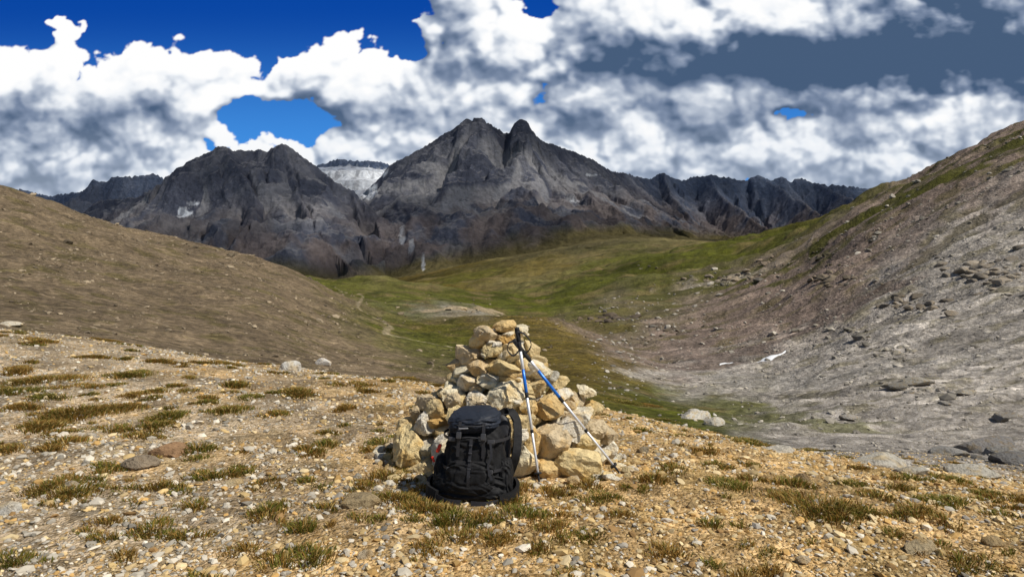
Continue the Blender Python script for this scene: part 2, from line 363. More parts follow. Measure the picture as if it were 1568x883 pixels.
for cx,cy,rx,ry,a_ in ((1120,25,130,28,.7),(540,70,80,34,.4),(115,45,40,40,.35),(310,160,50,40,.35),(60,105,80,24,.4),(1350,190,90,14,.4),(1330,145,140,12,.4),(1555,20,40,24,.5),(780,60,60,50,.2),(1420,150,160,12,.3)):
    dark=dark-a_*blob(cx,cy,rx,ry)
lit=lit-.60*dark*(1+.40*fbm(X/60,Yp/30,5,241))+.09*fbm(X/44,Yp/26,5,245)
lit=np.clip(lit,0,1.)
kk=[0,.3,.6,.82,1.]
ramps=((.062,.20,.50,.88,1.),(.110,.26,.56,.91,1.),(.200,.38,.66,.95,1.))
CC=np.stack([np.interp(lit,kk,v) for v in ramps],-1)
CC=lerp(CC,np.array([.62,.70,.81]),sst(150,300,Yp)*.30)
el=np.clip((380-Yp)/380,0,1)
SB=lerp(np.broadcast_to(np.array([.06,.30,.80]),X.shape+(3,)),np.array([.003,.062,.37]),sst(.25,1.,el))
SKY=lerp(SB,CC,alpha)
US=ucols(.74,1.7,1180,50)
WS=np.concatenate([np.linspace(-.06,-.01,6,endpoint=False),np.linspace(-.01,.35,320,endpoint=False),.35+(np.linspace(0,1,50)**1.3)*.6])
SU,SW=np.meshgrid(US,WS)
spx=SU*F+CX; spy=HY-SW*F
def refl(v,lo,hi_):
    p=hi_-lo; m=np.mod(v-lo,2*p); return lo+np.where(m>p,2*p-m,m)
ix=(refl(spx,RX[0]+2,RX[-3])-RX[0])/st; iy=(refl(spy,RY[0]+2,RY[-3])-RY[0])/st
i0=ix.astype(int); j0=iy.astype(int); fx=(ix-i0)[...,None]; fy=(iy-j0)[...,None]
SC=(SKY[j0,i0]*(1-fx)+SKY[j0,i0+1]*fx)*(1-fy)+(SKY[j0+1,i0]*(1-fx)+SKY[j0+1,i0+1]*fx)*fy
dv=np.stack([SU,np.ones_like(SU),SW],-1); dv/=np.linalg.norm(dv,axis=-1,keepdims=True); dv*=26000
ns=N('sky_mat'); at=ns.n('ShaderNodeAttribute',attribute_name='Col').outputs['Color']
em=ns.n('ShaderNodeEmission',{'Color':at,'Strength':1.}).outputs[0]; skm=ns.fin(em)
try: skm.cycles.emission_sampling='NONE'
except Exception: pass
mesh_np('sky',dv.reshape(-1,3),gridfaces(*SU.shape),skm,SC.reshape(-1,3))
# ---- thin, ragged cloud sheet added unseen overhead to shade mountains and parts of valley
gx1,gy1=np.meshgrid(np.linspace(-6500,6500,330),np.linspace(250,9500,300))
pc_=gx1/gy1*F+CX
n_=fbm(gx1/900+3,gy1/900,4,611)
op=sst(2700,3300,gy1+n_*250)*(.56+.28*sst(-.3,.35,n_))
for (px_,d_,rx_,ry_,a_) in ((740,4750,40,350,-.30),(450,3700,50,300,-.25),(1140,6200,40,350,-.35),(545,7600,70,900,-.45),(700,3900,40,300,-.15),(860,2350,170,420,.66),(620,2500,90,300,.6),(1010,1700,60,200,.6),(1480,520,45,50,.65),(1200,900,50,80,.6),(985,760,40,70,.5),(1330,330,40,30,.5),(820,520,60,70,.35),(560,600,40,60,.3),(30,420,200,120,.35)):
    op=op+a_*np.exp(-(((pc_-px_)/rx_)**2+((gy1-d_)/ry_)**2))  # opacity shaped by hand to place sunlit and shaded patches
op=np.clip(op,0,.88); op*=sst(-6500,-5900,gx1)*(1-sst(5900,6500,gx1))*sst(250,300,gy1)
k_=2900/SDIR[2]
cz=2900+fbm(gx1/500,gy1/500,5,640)*90
V=np.stack([gx1+SDIR[0]*k_,gy1+SDIR[1]*k_,cz],-1)
fcs=gridfaces(*gx1.shape); keepf=op.ravel()[fcs].max(1)>.02; fcs=fcs[keepf]
used=np.unique(fcs); remap=-np.ones(op.size,int); remap[used]=np.arange(len(used))
cm=N('shade_cloud_mat'); ca=cm.n('ShaderNodeSeparateColor',{0:cm.n('ShaderNodeAttribute',attribute_name='Col').outputs['Color']}).outputs[0]
df_=cm.n('ShaderNodeBsdfDiffuse',{'Color':(.85,.86,.88,1)}).outputs[0]; tr_=cm.n('ShaderNodeBsdfTransparent').outputs[0]
cm=cm.fin(cm.n('ShaderNodeMixShader',{0:ca,1:tr_,2:df_}).outputs[0])
mesh_np('shade_cloud_sheet',V.reshape(-1,3)[used],remap[fcs],cm,np.repeat(op.reshape(-1,1)[used],3,1),smooth=True)
# ================================================================ ROCKS
def ico(sub):
    bm=bmesh.new(); bmesh.ops.create_icosphere(bm,subdivisions=sub,radius=1.)
    V=np.array([v.co[:] for v in bm.verts]); Fc=np.array([[v.index for v in f.verts] for f in bm.faces]); bm.free(); return V,Fc
ICO={k:ico(k) for k in (1,2,3,4)}
def rock_proto(seed,sub,npl=9,rough=.05):
    r=np.random.default_rng(seed); V,Fc=ICO[sub]; V=V.copy()
    V*=1+.12*np.sin(V@r.normal(size=(3,1))*2+r.random()*6)
    for k in range(npl):
        n=r.normal(size=3); n/=np.linalg.norm(n); o=r.uniform(.5,.82)
        d=V@n-o; V-=np.clip(d,0,None)[:,None]*n*.94
    if rough:
        V*=1+rough*(fbm(V[:,0]*2.4+seed,V[:,1]*2.4+V[:,2]*1.7,3,seed%50)[:,None])
        if sub>=4: V*=1+rough*.6*(fbm(V[:,0]*7+seed,V[:,1]*7+V[:,2]*6,3,seed%50+9)[:,None])
    V/=np.abs(V).max(0); return V,Fc
def randrot(n,r,tilt=np.pi):
    a=r.uniform(0,2*np.pi,n); ca,sa=np.cos(a),np.sin(a); z=np.zeros(n); o=np.ones(n)
    Rz=np.stack([ca,-sa,z,sa,ca,z,z,z,o],-1).reshape(n,3,3)
    b=r.uniform(-tilt,tilt,n); cb,sb=np.cos(b),np.sin(b)
    Rx=np.stack([o,z,z,z,cb,-sb,z,sb,cb],-1).reshape(n,3,3)
    c_=r.uniform(-tilt,tilt,n); cc_,sc_=np.cos(c_),np.sin(c_)
    Ry=np.stack([cc_,z,sc_,z,o,z,-sc_,z,cc_],-1).reshape(n,3,3)
    return Rx@Ry@Rz
def merge(protos,idx,pos,scl,R,colr):
    Vs=[];Fs=[];Cs=[];off=0
    for k,(V,Fc) in enumerate(protos):
        m=np.where(idx==k)[0]
        if len(m)==0: continue
        P=np.einsum('nij,nvj->nvi',R[m],V[None]*scl[m][:,None,:])+pos[m][:,None,:]
        Vs.append(P.reshape(-1,3)); f=(Fc[None]+(np.arange(len(m))*len(V))[:,None,None]).reshape(-1,3)+off
        Fs.append(f); Cs.append(np.repeat(colr[m],len(V),0)); off+=len(m)*len(V)
    return np.concatenate(Vs),np.concatenate(Fs),np.concatenate(Cs)
def rockmat(name,dist,nscale,lo=.66,dk=.7):
    n=N(name); g=n.n('ShaderNodeNewGeometry').outputs['Position']; a=n.n('ShaderNodeAttribute',attribute_name='Col').outputs['Color']
    f1=n.noise(g,nscale,8,.70); f2=n.noise(g,nscale*.35,3)
    r=n.ramp(f1,.3,.7,lo,1.28); c=n.mix(1.,a,n.n('ShaderNodeCombineColor',{0:r,1:r,2:r}).outputs[0],'MULTIPLY')
    c=n.mix(n.ramp(f2,.50,.64,0,.65),c,n.mix(1.,c,(1.,.80,.48,1),'MULTIPLY'))
    c=n.mix(n.ramp(f1,.44,.35,0,dk),c,n.mix(1.,c,(.48,.43,.38,1),'MULTIPLY'))
    b=n.n('ShaderNodeBump',{'Height':f1,'Strength':1.,'Distance':dist}).outputs[0]
    return n.fin(pbsdf(n,c,.9,b,.15))
rm=rockmat('rock_mat',.06,18.); rmc=rockmat('cairn_rock_mat',.05,18.,.78,.45)
gvm=N('gravel_mat'); gvm=gvm.fin(pbsdf(gvm,gvm.n('ShaderNodeAttribute',attribute_name='Col').outputs['Color'],.9,None,.15))
# gravel
ng_=60000; r=np.random.default_rng(11)
d=np.exp(r.uniform(math.log(2.3),math.log(17),ng_)); u=r.uniform(-.85,.85,ng_); gx_=u*d; gy_=d
cl=fbm(gx_*1.3,gy_*1.3,3,301)
keep=r.random(ng_)<np.clip(.75+cl*.8,.12,1); gx_,gy_,d=gx_[keep],gy_[keep],d[keep]; n_=len(d)
sz=np.exp(r.normal(math.log(.0085),.5,n_))*(1+.05*d); sz=np.clip(sz,.004,.035)
big=r.random(n_)<.02; sz[big]*=r.uniform(1.4,2.2,big.sum()); sz=np.clip(sz,.004,.042)
gz_=height(gx_,gy_)+sz*.18
pal=np.array([(.54,.39,.18),(.62,.49,.28),(.48,.30,.11),(.62,.56,.45),(.40,.36,.30),(.28,.17,.07),(.56,.42,.22)])
left=np.clip(-gx_/gy_*1.1+.40,.05,.85)
ci=r.choice(7,n_,p=[.25,.18,.16,.14,.08,.05,.14]); cr=pal[ci]
gsel=r.random(n_)<left*.65; cr[gsel]=np.array([(.53,.48,.39)])*r.uniform(.45,1.3,(gsel.sum(),1))
cr=cr*r.uniform(.62,1.2,(n_,1))
protos=[rock_proto(400+k,1,5,0) for k in range(10)]
scl=sz[:,None]*r.uniform(.6,1.3,(n_,3))*np.array([1,1,.62])
V,Fc,Cc=merge(protos,r.integers(0,10,n_),np.stack([gx_,gy_,gz_],-1),scl,randrot(n_,r,.5),cr)
mesh_np('gravel',V,Fc,gvm,Cc,smooth=False)
# boulders on the slopes
nb=21000; r=np.random.default_rng(12)
d=np.exp(r.uniform(math.log(14),math.log(520),nb)); u=r.uniform(-.8,.8,nb); bx=u*d
cl=fbm(u*9,np.log(d)*5,4,311); kp=r.random(nb)<np.clip(.28+cl*1.2+.3*(u>.12),.03,1); d=d[kp];bx=bx[kp];u=u[kp]; nb=len(d)
sz=np.exp(r.normal(math.log(.0012),.5,nb))*d*r.choice([1,1.9],nb,p=[.94,.06])
cb=np.where((u>.1)[:,None],np.array([.34,.31,.26]),np.array([.25,.20,.135]))*r.uniform(.35,1.4,(nb,1))
gmask=look(Gg,u*F+CX,np.log(d)); kp=r.random(nb)>gmask*.8
d,bx,u,sz,cb=d[kp],bx[kp],u[kp],sz[kp],cb[kp]; nb=len(d)
prb=[rock_proto(430+k,1,6,0) for k in range(8)]
scl=sz[:,None]*r.uniform(.7,1.4,(nb,3))*np.array([1.2,1,.7])
V,Fc,Cc=merge(prb,r.integers(0,8,nb),np.stack([bx,d,height(bx,d)+sz*.12],-1),scl,randrot(nb,r,.35),cb)
mesh_np('scree_boulders',V,Fc,gvm,Cc,smooth=False)
outs=[(1510,420,60,24,60,(.25,.22,.18)),(1390,590,40,8,10,(.17,.16,.14)),(935,488,40,6,24,(.11,.09,.07)),(900,492,25,5,12,(.15,.12,.09)),(1035,505,30,9,22,(.12,.10,.075)),(990,520,30,8,18,(.13,.11,.08)),(985,410,18,4,6,(.25,.22,.17)),(1075,430,30,5,10,(.26,.22,.17)),(1120,425,40,8,14,(.26,.22,.17)),
 (1500,690,62,9,11,(.22,.21,.19)),(1068,640,36,9,9,(.52,.49,.43)),(1345,706,46,8,9,(.50,.47,.41)),(1395,718,40,7,7,(.46,.43,.38)),(1190,690,34,5,7,(.5,.46,.38)),(1480,716,40,7,7,(.46,.43,.38)),(1200,540,30,4,6,(.3,.28,.25)),(1290,505,50,10,12,(.27,.25,.21)),(1360,540,50,10,12,(.27,.25,.21)),(1050,590,24,3,8,(.4,.37,.3)),(700,472,45,3,6,(.36,.30,.2)),(1290,430,50,12,18,(.19,.16,.12)),(1180,405,30,7,10,(.22,.18,.14)),(1260,395,22,14,20,(.10,.09,.055)),(1400,470,60,14,20,(.22,.19,.15)),(1450,600,60,22,14,(.27,.25,.22))]
P=[];Sx=[];Cx=[];r=np.random.default_rng(13)
for (a,b,w,h,cn,tn) in outs:
    for k in range(cn):
        px=a+r.normal()*w*.5; py=b+r.normal()*h*.55; x,y,z=hit(px,py,4.)
        s_=w/F*y*min(.30,.05+r.gamma(2,.035)); P.append((x,y,z-s_*.12)); Sx.append((s_*1.35,s_,s_*.62)); Cx.append(np.array(tn)*r.uniform(.7,1.25))
pro3=[rock_proto(460+k,3,9,.06) for k in range(10)]
P=np.array(P);Sx=np.array(Sx);Cx=np.array(Cx)
V,Fc,Cc=merge(pro3,r.integers(0,10,len(P)),P,Sx,randrot(len(P),r,.4),Cx)
mesh_np('rock_outcrops',V,Fc,rm,Cc,smooth=False)
stones=[(15,780,38,24,(.6,.57,.5)),(445,563,34,16,(.62,.6,.55)),(495,556,26,12,(.58,.55,.5)),(18,497,34,8,(.55,.5,.4)),(545,768,80,22,(.40,.31,.18)),(360,738,42,12,(.5,.40,.24)),(215,708,60,18,(.3,.24,.17)),(262,690,60,20,(.36,.22,.12)),(140,667,24,10,(.55,.5,.42)),(1228,735,26,18,(.28,.2,.11)),(1410,835,60,20,(.45,.36,.22)),(985,690,22,10,(.3,.25,.17)),(110,742,26,10,(.5,.44,.34)),(1230,858,24,12,(.5,.42,.3)),(565,700,22,10,(.4,.3,.18)),(1060,775,20,12,(.42,.3,.15)),(760,818,22,12,(.5,.42,.3)),(700,750,20,8,(.3,.22,.1)),(330,795,24,12,(.5,.43,.32)),(1520,830,34,16,(.44,.33,.18)),(560,848,26,14,(.52,.42,.28)),
 (1510,686,120,26,(.20,.19,.18)),(1452,692,60,14,(.27,.26,.24)),(1552,704,70,20,(.16,.155,.15)),(1530,692,60,18,(.24,.23,.21)),(1068,636,60,18,(.55,.52,.45)),(1095,648,34,14,(.5,.47,.4)),(1345,706,100,20,(.52,.49,.42)),(1400,720,60,16,(.48,.45,.38)),(1485,722,80,18,(.48,.45,.38)),(1190,688,60,10,(.52,.48,.4)),(1372,590,50,8,(.17,.16,.14)),(1405,584,50,10,(.30,.28,.24)),(1300,640,30,8,(.3,.28,.25)),(1540,640,50,12,(.26,.24,.21)),(1480,600,40,8,(.3,.28,.24))]
P=[];Sx=[];Cx=[];r=np.random.default_rng(14)
for (a,b,w,h,tn) in stones:
    x,y,z=hit(a,b+h*.3,2.3); P.append((x,y,z+h/F*y*.2)); Sx.append((w/F*y*.5,w/F*y*.34,h/F*y*.75)); Cx.append(tn)
P=np.array(P);Sx=np.array(Sx);Cx=np.array(Cx,float)
V,Fc,Cc=merge(pro3,np.arange(len(P))%10,P,Sx,np.repeat(np.eye(3)[None],len(P),0),Cx)
mesh_np('stones',V,Fc,rm,Cc,smooth=False)
# old snow lying in the gully: a ragged sheet just above the ground
pts=np.array([hit(a,b,20.)[:2] for a,b in ((1102,560),(1204,538))])
sp_n=60; tt=np.linspace(0,1,sp_n); sxp=pts[0,0]+(pts[1,0]-pts[0,0])*tt; syp=pts[0,1]+(pts[1,1]-pts[0,1])*tt
wv_=np.clip(np.sin(np.linspace(0,np.pi,sp_n))**.7*1.5+fbm(tt*6,tt*0,3,333)*.35,.04,2.2)
Vs=[]
for i_ in range(sp_n):
    for k in np.linspace(-1,1,9):
        xx=sxp[i_]+k*wv_[i_]*.2; yy_=syp[i_]+k*wv_[i_]; Vs.append((xx,yy_,float(height(xx,yy_))+.20*(1-k*k)))
mesh_np('snow_patch',np.array(Vs),gridfaces(sp_n,9),simple('snow_mat',(.68,.70,.73),.6,.2,bscale=2,var=.15))
# ================================================================ CAIRN
D0=5.72; XC=-.06
def rz(z): return np.interp(z,[0,.2,.35,.55,.75,.95,1.05,1.12],[.84,.76,.65,.46,.32,.20,.10,.02])
vis=[(770,499,38,18),(748,513,40,26),(797,510,28,22),(776,519,30,22),(733,524,30,24),(718,543,46,30),(756,538,34,26),(788,540,36,30),(812,535,28,28),(700,562,34,28),(735,563,38,28),(772,565,52,26),(806,563,34,26),(832,572,36,24),(716,586,40,26),(748,588,36,24),(690,603,44,30),(770,607,64,48),(820,595,36,24),(852,588,40,26),(700,618,40,30),(733,613,36,28),(672,634,40,38),(653,652,36,44),(634,690,60,72),(676,688,36,60),(812,625,34,34),(842,630,50,44),(880,612,46,28),(896,600,34,20),(886,641,46,36),(912,628,34,26),(868,657,50,34),(848,677,66,54),(906,657,44,30),(930,668,40,34),(898,682,42,34),(935,690,28,30),(912,702,44,40),(879,717,88,56),(815,682,36,52),(802,708,44,54),(800,652,30,40),(648,722,56,40),(620,660,34,36),(842,722,46,38),(706,645,44,40),(655,615,34,26),(640,632,30,26),(860,608,32,22),(780,585,34,20),(745,640,50,40),(770,660,50,50),(760,700,50,60),(700,700,60,60),(612,700,28,40),(605,716,24,26)]
tones=[(.76,.60,.33),(.84,.75,.54),(.68,.49,.23),(.82,.78,.66),(.64,.52,.34),(.78,.62,.33),(.78,.72,.60)]
r=np.random.default_rng(21); P=[];Sx=[];Cx=[]
for (a,b,w,h) in vis:
    dd=5.3
    for k in range(8):
        z=EYE-(b-HY)/F*dd; x=(a-CX)/F*dd-XC; R_=rz(max(z,0)); R_i=R_*.94
        dd=.5*dd+.5*(D0-.66*math.sqrt(max(R_i*R_i-x*x,0.0)))
    z=EYE-(b-HY)/F*dd; x=(a-CX)/F*dd
    P.append((x,dd+.02+r.uniform(-.02,.03),z)); Sx.append((w/F*dd*.55,max(w,h)/F*dd*.45,h/F*dd*.57)); Cx.append(np.array(tones[r.integers(0,7)])*r.uniform(.86,1.06))
nv=len(P)
for zz in np.arange(0.02,.96,.065):
    R_=rz(zz)
    nr=int(10+R_*50)
    for k in range(nr):
        a=r.uniform(0,2*np.pi); q=r.uniform(.3,.92)*R_; s_=r.uniform(.03,.105)*(1 if zz<.7 else .6)
        q=max(min(q,R_-s_*.7),0)
        P.append((XC+q*math.cos(a),D0+q*math.sin(a)*.68,zz+r.uniform(-.02,.03))); Sx.append((s_*r.uniform(.8,1.25),s_,s_*r.uniform(.5,.8))); Cx.append(np.array(tones[r.integers(0,7)])*r.uniform(.68,1.))
for k in range(110):
    a=r.uniform(0,2*np.pi); q=r.uniform(.98,1.3); s_=r.uniform(.012,.055)
    x=XC+q*.82*math.cos(a); y=D0+q*.82*math.sin(a)*.72; P.append((x,y,float(height(x,y))+s_*.3)); Sx.append((s_*1.2,s_,s_*.7)); Cx.append(np.array(tones[r.integers(0,7)])*r.uniform(.65,.95))
P=np.array(P);Sx=np.array(Sx);Cx=np.array(Cx); n_=len(P)
pc=[rock_proto(500+k,4,13,.09) for k in range(18)]; pc2=[rock_proto(540+k,3,10,.07) for k in range(10)]
Rr=randrot(n_,r,.3); 
for k in range(nv):
    a=r.uniform(-.4,.4); b_=r.uniform(-.35,.35)
    Rr[k]=np.array(Matrix.Rotation(b_,3,'Y')@Matrix.Rotation(a,3,'Z'))
V1,F1,C1=merge(pc,r.integers(0,18,nv),P[:nv],Sx[:nv],Rr[:nv],Cx[:nv])
V2,F2,C2=merge(pc2,r.integers(0,10,n_-nv),P[nv:],Sx[nv:],Rr[nv:],Cx[nv:])
mesh_np('cairn',np.concatenate([V1,V2]),np.concatenate([F1,F2+len(V1)]),rmc,np.concatenate([C1,C2]),smooth=False)
# ================================================================ GRASS
tl=[(150,547,60),(200,575,70),(75,585,110),(30,570,60),(120,630,130),(60,655,90),(230,655,90),(315,617,50),(350,632,70),(425,637,50),(535,627,45),(535,590,50),(455,602,80),(500,682,50),(470,692,50),(165,720,65),(242,748,50),(75,745,100),(110,757,80),(235,812,80),(300,777,60),(332,730,60),(410,787,55),(465,815,60),(555,768,50),(550,795,50),(590,733,70),(600,768,60),(650,782,80),(690,800,80),(665,842,60),(800,792,90),(835,828,70),(840,757,60),(905,825,60),(895,745,50),(1000,735,50),(1030,720,50),(1022,850,70),(1090,810,40),(1098,715,45),(1130,748,90),(1085,692,50),(1265,783,140),(1330,787,80),(1225,775,60),(1310,742,60),(1365,747,60),(1455,772,100),(1460,738,70),(1510,758,70),(1545,768,60),(1440,802,80),(1470,864,80),(25,858,70),(190,858,50),(470,860,90),(430,868,50),(1180,874,60),(1020,643,40),(1000,622,40),(960,616,60),(1150,678,60),(1250,690,70),(640,584,60),(620,580,40),(300,692,50),(75,692,50),(275,592,40),(360,592,50),(90,608,60),(330,558,60),(45,625,60),(590,680,60),(610,690,40),(905,745,40),(780,770,50),(560,600,40),(250,555,50),(60,525,60),(150,520,50),(250,600,60),(390,610,40),(130,595,60),(200,625,60),(20,600,60),
(620,770,60),(640,755,50),(740,800,50),(1210,745,60),(1400,790,70),(30,690,70),(100,680,60),(210,670,70),(260,640,60),(170,660,60),(1340,760,60)]
r=np.random.default_rng(31)
T_=[]
for (a,b,w) in tl:
    x,y,z=hit(a,b,2.4); T_.append((x,y,w/F*y*.5,1.))
for k in range(520):
    y=math.exp(r.uniform(math.log(2.6),math.log(15))); x=r.uniform(-.8,.8)*y
    if x>0 and r.random()<.5: continue
    T_.append((x,y,r.uniform(.03,.12)*(1+.04*y),.7))
bx=[];by=[];bl=[];lean=[];bc=[];bw=[]
for (x,y,R_,hs) in T_:
    n_=int(min(2400,max(50,R_*R_*19000))); nsub=r.integers(3,7)
    cxs=r.normal(0,R_*.45,nsub); cys=r.normal(0,R_*.42,nsub); ci=r.integers(0,nsub,n_)
    ox=cxs[ci]+r.normal(0,R_*.26,n_); oy=cys[ci]+r.normal(0,R_*.24,n_)
    q=np.hypot(ox,oy)/R_
    bx.append(x+ox); by.append(y+oy); L=hs*r.uniform(.02,.065,n_)*r.uniform(.75,1.35)*(1.15-.4*np.clip(q,0,1.4)); bl.append(L)
    a=np.arctan2(oy,ox)+r.normal(0,.9,n_); m=r.uniform(.4,1.2,n_)*L
    lean.append(np.stack([np.cos(a)*m,np.sin(a)*m],-1))
    green=r.uniform(0,1)**1.1
    cA=np.array([.145,.145,.020]); cB=np.array([.29,.165,.036]); cD=np.array([.46,.34,.12])
    k=r.random(n_)
    gsel=(k<.10+.6*green)[:,None]; dsel=(k>.83)[:,None]
    c_=np.where(gsel,cA,np.where(dsel,cD,cB))*r.uniform(.6,1.25,(n_,1)); bc.append(c_)
    bw.append(np.full(n_,.0016+.0004*y))
bx=np.concatenate(bx);by=np.concatenate(by);bl=np.concatenate(bl);lean=np.concatenate(lean);bc=np.concatenate(bc);bw=np.concatenate(bw)
n_=len(bx); bz=height(bx,by)-.004; fa=r.uniform(-.9,.9,n_); ex=np.cos(fa)*bw; ey=np.sin(fa)*bw
b0=np.stack([bx,by,bz],-1); e=np.stack([ex,ey,0*ex],-1)
mid=b0+np.stack([lean[:,0]*.35,lean[:,1]*.35,bl*.62],-1); tip=b0+np.stack([lean[:,0],lean[:,1],bl*np.clip(1.05-.3*np.hypot(lean[:,0],lean[:,1])/bl,.5,1)],-1)
V=np.stack([b0-e,b0+e,mid+e*.75,mid-e*.75,tip],1).reshape(-1,3)
i=np.arange(n_)*5
Fq=np.concatenate([np.stack([i,i+1,i+2],-1),np.stack([i,i+2,i+3],-1),np.stack([i+3,i+2,i+4],-1)])
gn=N('grass_mat'); ga=gn.n('ShaderNodeAttribute',attribute_name='Col').outputs['Color']
dsh=pbsdf(gn,ga,.7,None,.2); trn=gn.n('ShaderNodeBsdfTranslucent',{'Color':ga}).outputs[0]
gmat=gn.fin(gn.n('ShaderNodeMixShader',{0:.3,1:dsh,2:trn}).outputs[0])
mesh_np('grass',V,Fq,gmat,np.repeat(bc,5,0),smooth=False)
print('blades',n_)
# ================================================================ BACKPACK
fab=simple('pack_fabric',(.009,.009,.010),.7,.25,bscale=22,bstr=.5,bdist=.012,var=.4)
fab2=simple('pack_fabric_blue',(.016,.021,.033),.6,.3,bscale=26,bstr=.5,bdist=.010,var=.35)
web=simple('webbing',(.024,.024,.028),.55,.35,bscale=200,bstr=.3)
plas=simple('buckle_plastic',(.05,.05,.055),.35,.5)
redm=simple('red_tag',(.6,.03,.01),.5,.4)
greym=simple('reflective_trim',(.30,.31,.34),.4,.5)
def empty(name,loc,rot=(0,0,0)):
    e=bpy.data.objects.new(name,None); e.location=loc; e.rotation_euler=rot; sc.collection.objects.link(e); return e
def sup(name,par,c,sx,sy,sz,mat,e1=.5,e2=.5,fold=.0,taper=0.,rot=(0,0,0),seed=0,n=56):
    th=np.linspace(-np.pi/2,np.pi/2,n//1); ph=np.linspace(-np.pi,np.pi,n*2+1)[:-1]
    A,Bq=np.meshgrid(th,ph,indexing='ij')
    sp_=lambda v,e: np.sign(v)*np.abs(v)**e
    x=sp_(np.cos(A),e1)*sp_(np.cos(Bq),e2); y=sp_(np.cos(A),e1)*sp_(np.sin(Bq),e2); z=sp_(np.sin(A),e1)
    m=1+fold*(ridged(x*1.6+z*1.1+seed,z*2.6+y*1.5,4,seed)-.6)*2
    x=x*m*(1-taper*z); y=y*m; V=np.stack([x*sx,y*sy,z*sz],-1).reshape(-1,3)
    nr,nc=A.shape; i=np.arange(nr-1)[:,None]*nc; j=np.arange(nc)[None,:]; j2=(j+1)%nc
    Fq=np.stack([i+j,i+j2,i+nc+j2,i+nc+j],-1).reshape(-1,4)
    ob=mesh_np(name,V,Fq,mat); ob.parent=par; ob.location=c; ob.rotation_euler=rot
    return ob
def band(name,par,pts,w,t,mat,up=(0,0,1),close=False,res=8):
    P=[Vector(p) for p in pts]; Q=[]
    n=len(P)
    for i in range(n-1):
        p0=P[max(i-1,0)];p1=P[i];p2=P[i+1];p3=P[min(i+2,n-1)]
        for k in range(res):
            s_=k/res; Q.append(.5*((2*p1)+(p2-p0)*s_+(2*p0-5*p1+4*p2-p3)*s_*s_+(3*p1-p0-3*p2+p3)*s_**3))
    Q.append(P[-1]); V=[];upv=Vector(up)
    for i,q in enumerate(Q):
        tg=(Q[min(i+1,len(Q)-1)]-Q[max(i-1,0)]).normalized(); sd=upv-tg*upv.dot(tg)
        sd=sd.normalized(); nr=tg.cross(sd)
        for a,b in ((-1,-1),(1,-1),(1,1),(-1,1)): V.append(q+sd*(a*w/2)+nr*(b*t/2))
    Fq=[]
    for i in range(len(Q)-1):
        for k in range(4): Fq.append((i*4+k,i*4+(k+1)%4,(i+1)*4+(k+1)%4,(i+1)*4+k))
    m=len(V); Fq.append((0,3,2,1)); Fq.append((m-4,m-3,m-2,m-1))
    ob=mesh_np(name,np.array([v[:] for v in V]),np.array(Fq),mat,smooth=False); ob.parent=par; return ob
def box(name,par,c,sx,sy,sz,mat,rot=(0,0,0)):
    ob=sup(name,par,c,sx/2,sy/2,sz/2,mat,.25,.25,n=14,rot=rot); return ob
bp=empty('backpack',(-.255,4.76,float(height(-.255,4.76))-.015),(math.radians(-9),math.radians(2),math.radians(-8))); bp.scale=(1,1,.94)
sup('main_body',bp,(0,0,.27),.195,.125,.275,fab,.5,.6,.11,.16,seed=3)
sup('base_compartment',bp,(-.005,-.035,.10),.235,.135,.11,fab,.7,.6,.12,0,seed=8)
sup('lid',bp,(-.015,-.035,.545),.165,.15,.066,fab2,.75,.65,.10,.12,rot=(math.radians(18),math.radians(-7),0),seed=12)
sup('lid_pocket',bp,(-.02,-.10,.515),.135,.080,.052,fab2,.8,.6,.12,.1,rot=(math.radians(25),math.radians(-7),0),seed=14)
sup('front_pocket',bp,(.0,-.115,.29),.135,.05,.155,fab,.6,.55,.18,.1,seed=17)
sup('stretch_pocket',bp,(0,-.135,.17),.15,.06,.115,fab,.6,.6,.16,0,seed=19)
for sgn,nm_ in ((-1,'side_pocket_a'),(1,'side_pocket_b')):
    sup(nm_,bp,(sgn*.205,-.01,.16),.05,.085,.135,fab,.6,.65,.14,.1,seed=22+sgn)
sup('back_panel',bp,(.03,.12,.30),.18,.035,.28,web,.4,.4,.04,0,seed=27)
for sgn,nm_ in ((-1,'hip_belt_a'),(1,'hip_belt_b')):
    band(nm_,bp,[(sgn*.15,.12,.12),(sgn*.25,.10,.11),(sgn*.29,.0,.08),(sgn*.27,-.10,.05),(sgn*.20,-.17,.03)],.085,.022,fab)
    band(nm_+'_webbing',bp,[(sgn*.20,-.17,.035),(sgn*.12,-.215,.02),(sgn*.03,-.22,.018)],.03,.003,web)
band('shoulder_strap_a',bp,[(.12,.10,.56),(.19,.12,.60),(.245,.10,.54),(.265,.06,.42),(.26,.04,.30),(.22,.08,.17)],.055,.016,fab,up=(1,.4,0))
band('shoulder_strap_b',bp,[(-.02,.14,.56),(-.06,.2,.58),(-.16,.2,.46),(-.2,.16,.3),(-.2,.12,.18)],.055,.016,fab,up=(1,0,0))
band('haul_loop',bp,[(-.03,.09,.59),(-.025,.10,.635),(.03,.10,.64),(.04,.09,.59)],.02,.004,web,up=(0,1,0))
band('load_lifter',bp,[(.14,.02,.57),(.2,.06,.58),(.235,.09,.53)],.018,.003,web,up=(0,1,0))
for k,zz in enumerate((.43,.235)):
    for sgn in (-1,1):
        band('compression_strap_%d%s'%(k,'ab'[sgn>0]),bp,[(sgn*.20,.08,zz+.02),(sgn*.215,.0,zz),(sgn*.17,-.125,zz-.012),(sgn*.10,-.168,zz-.02)],.02,.003,web)
        box('buckle_%d%s'%(k,'ab'[sgn>0]),bp,(sgn*.125,-.165,zz-.02),.045,.014,.028,plas)
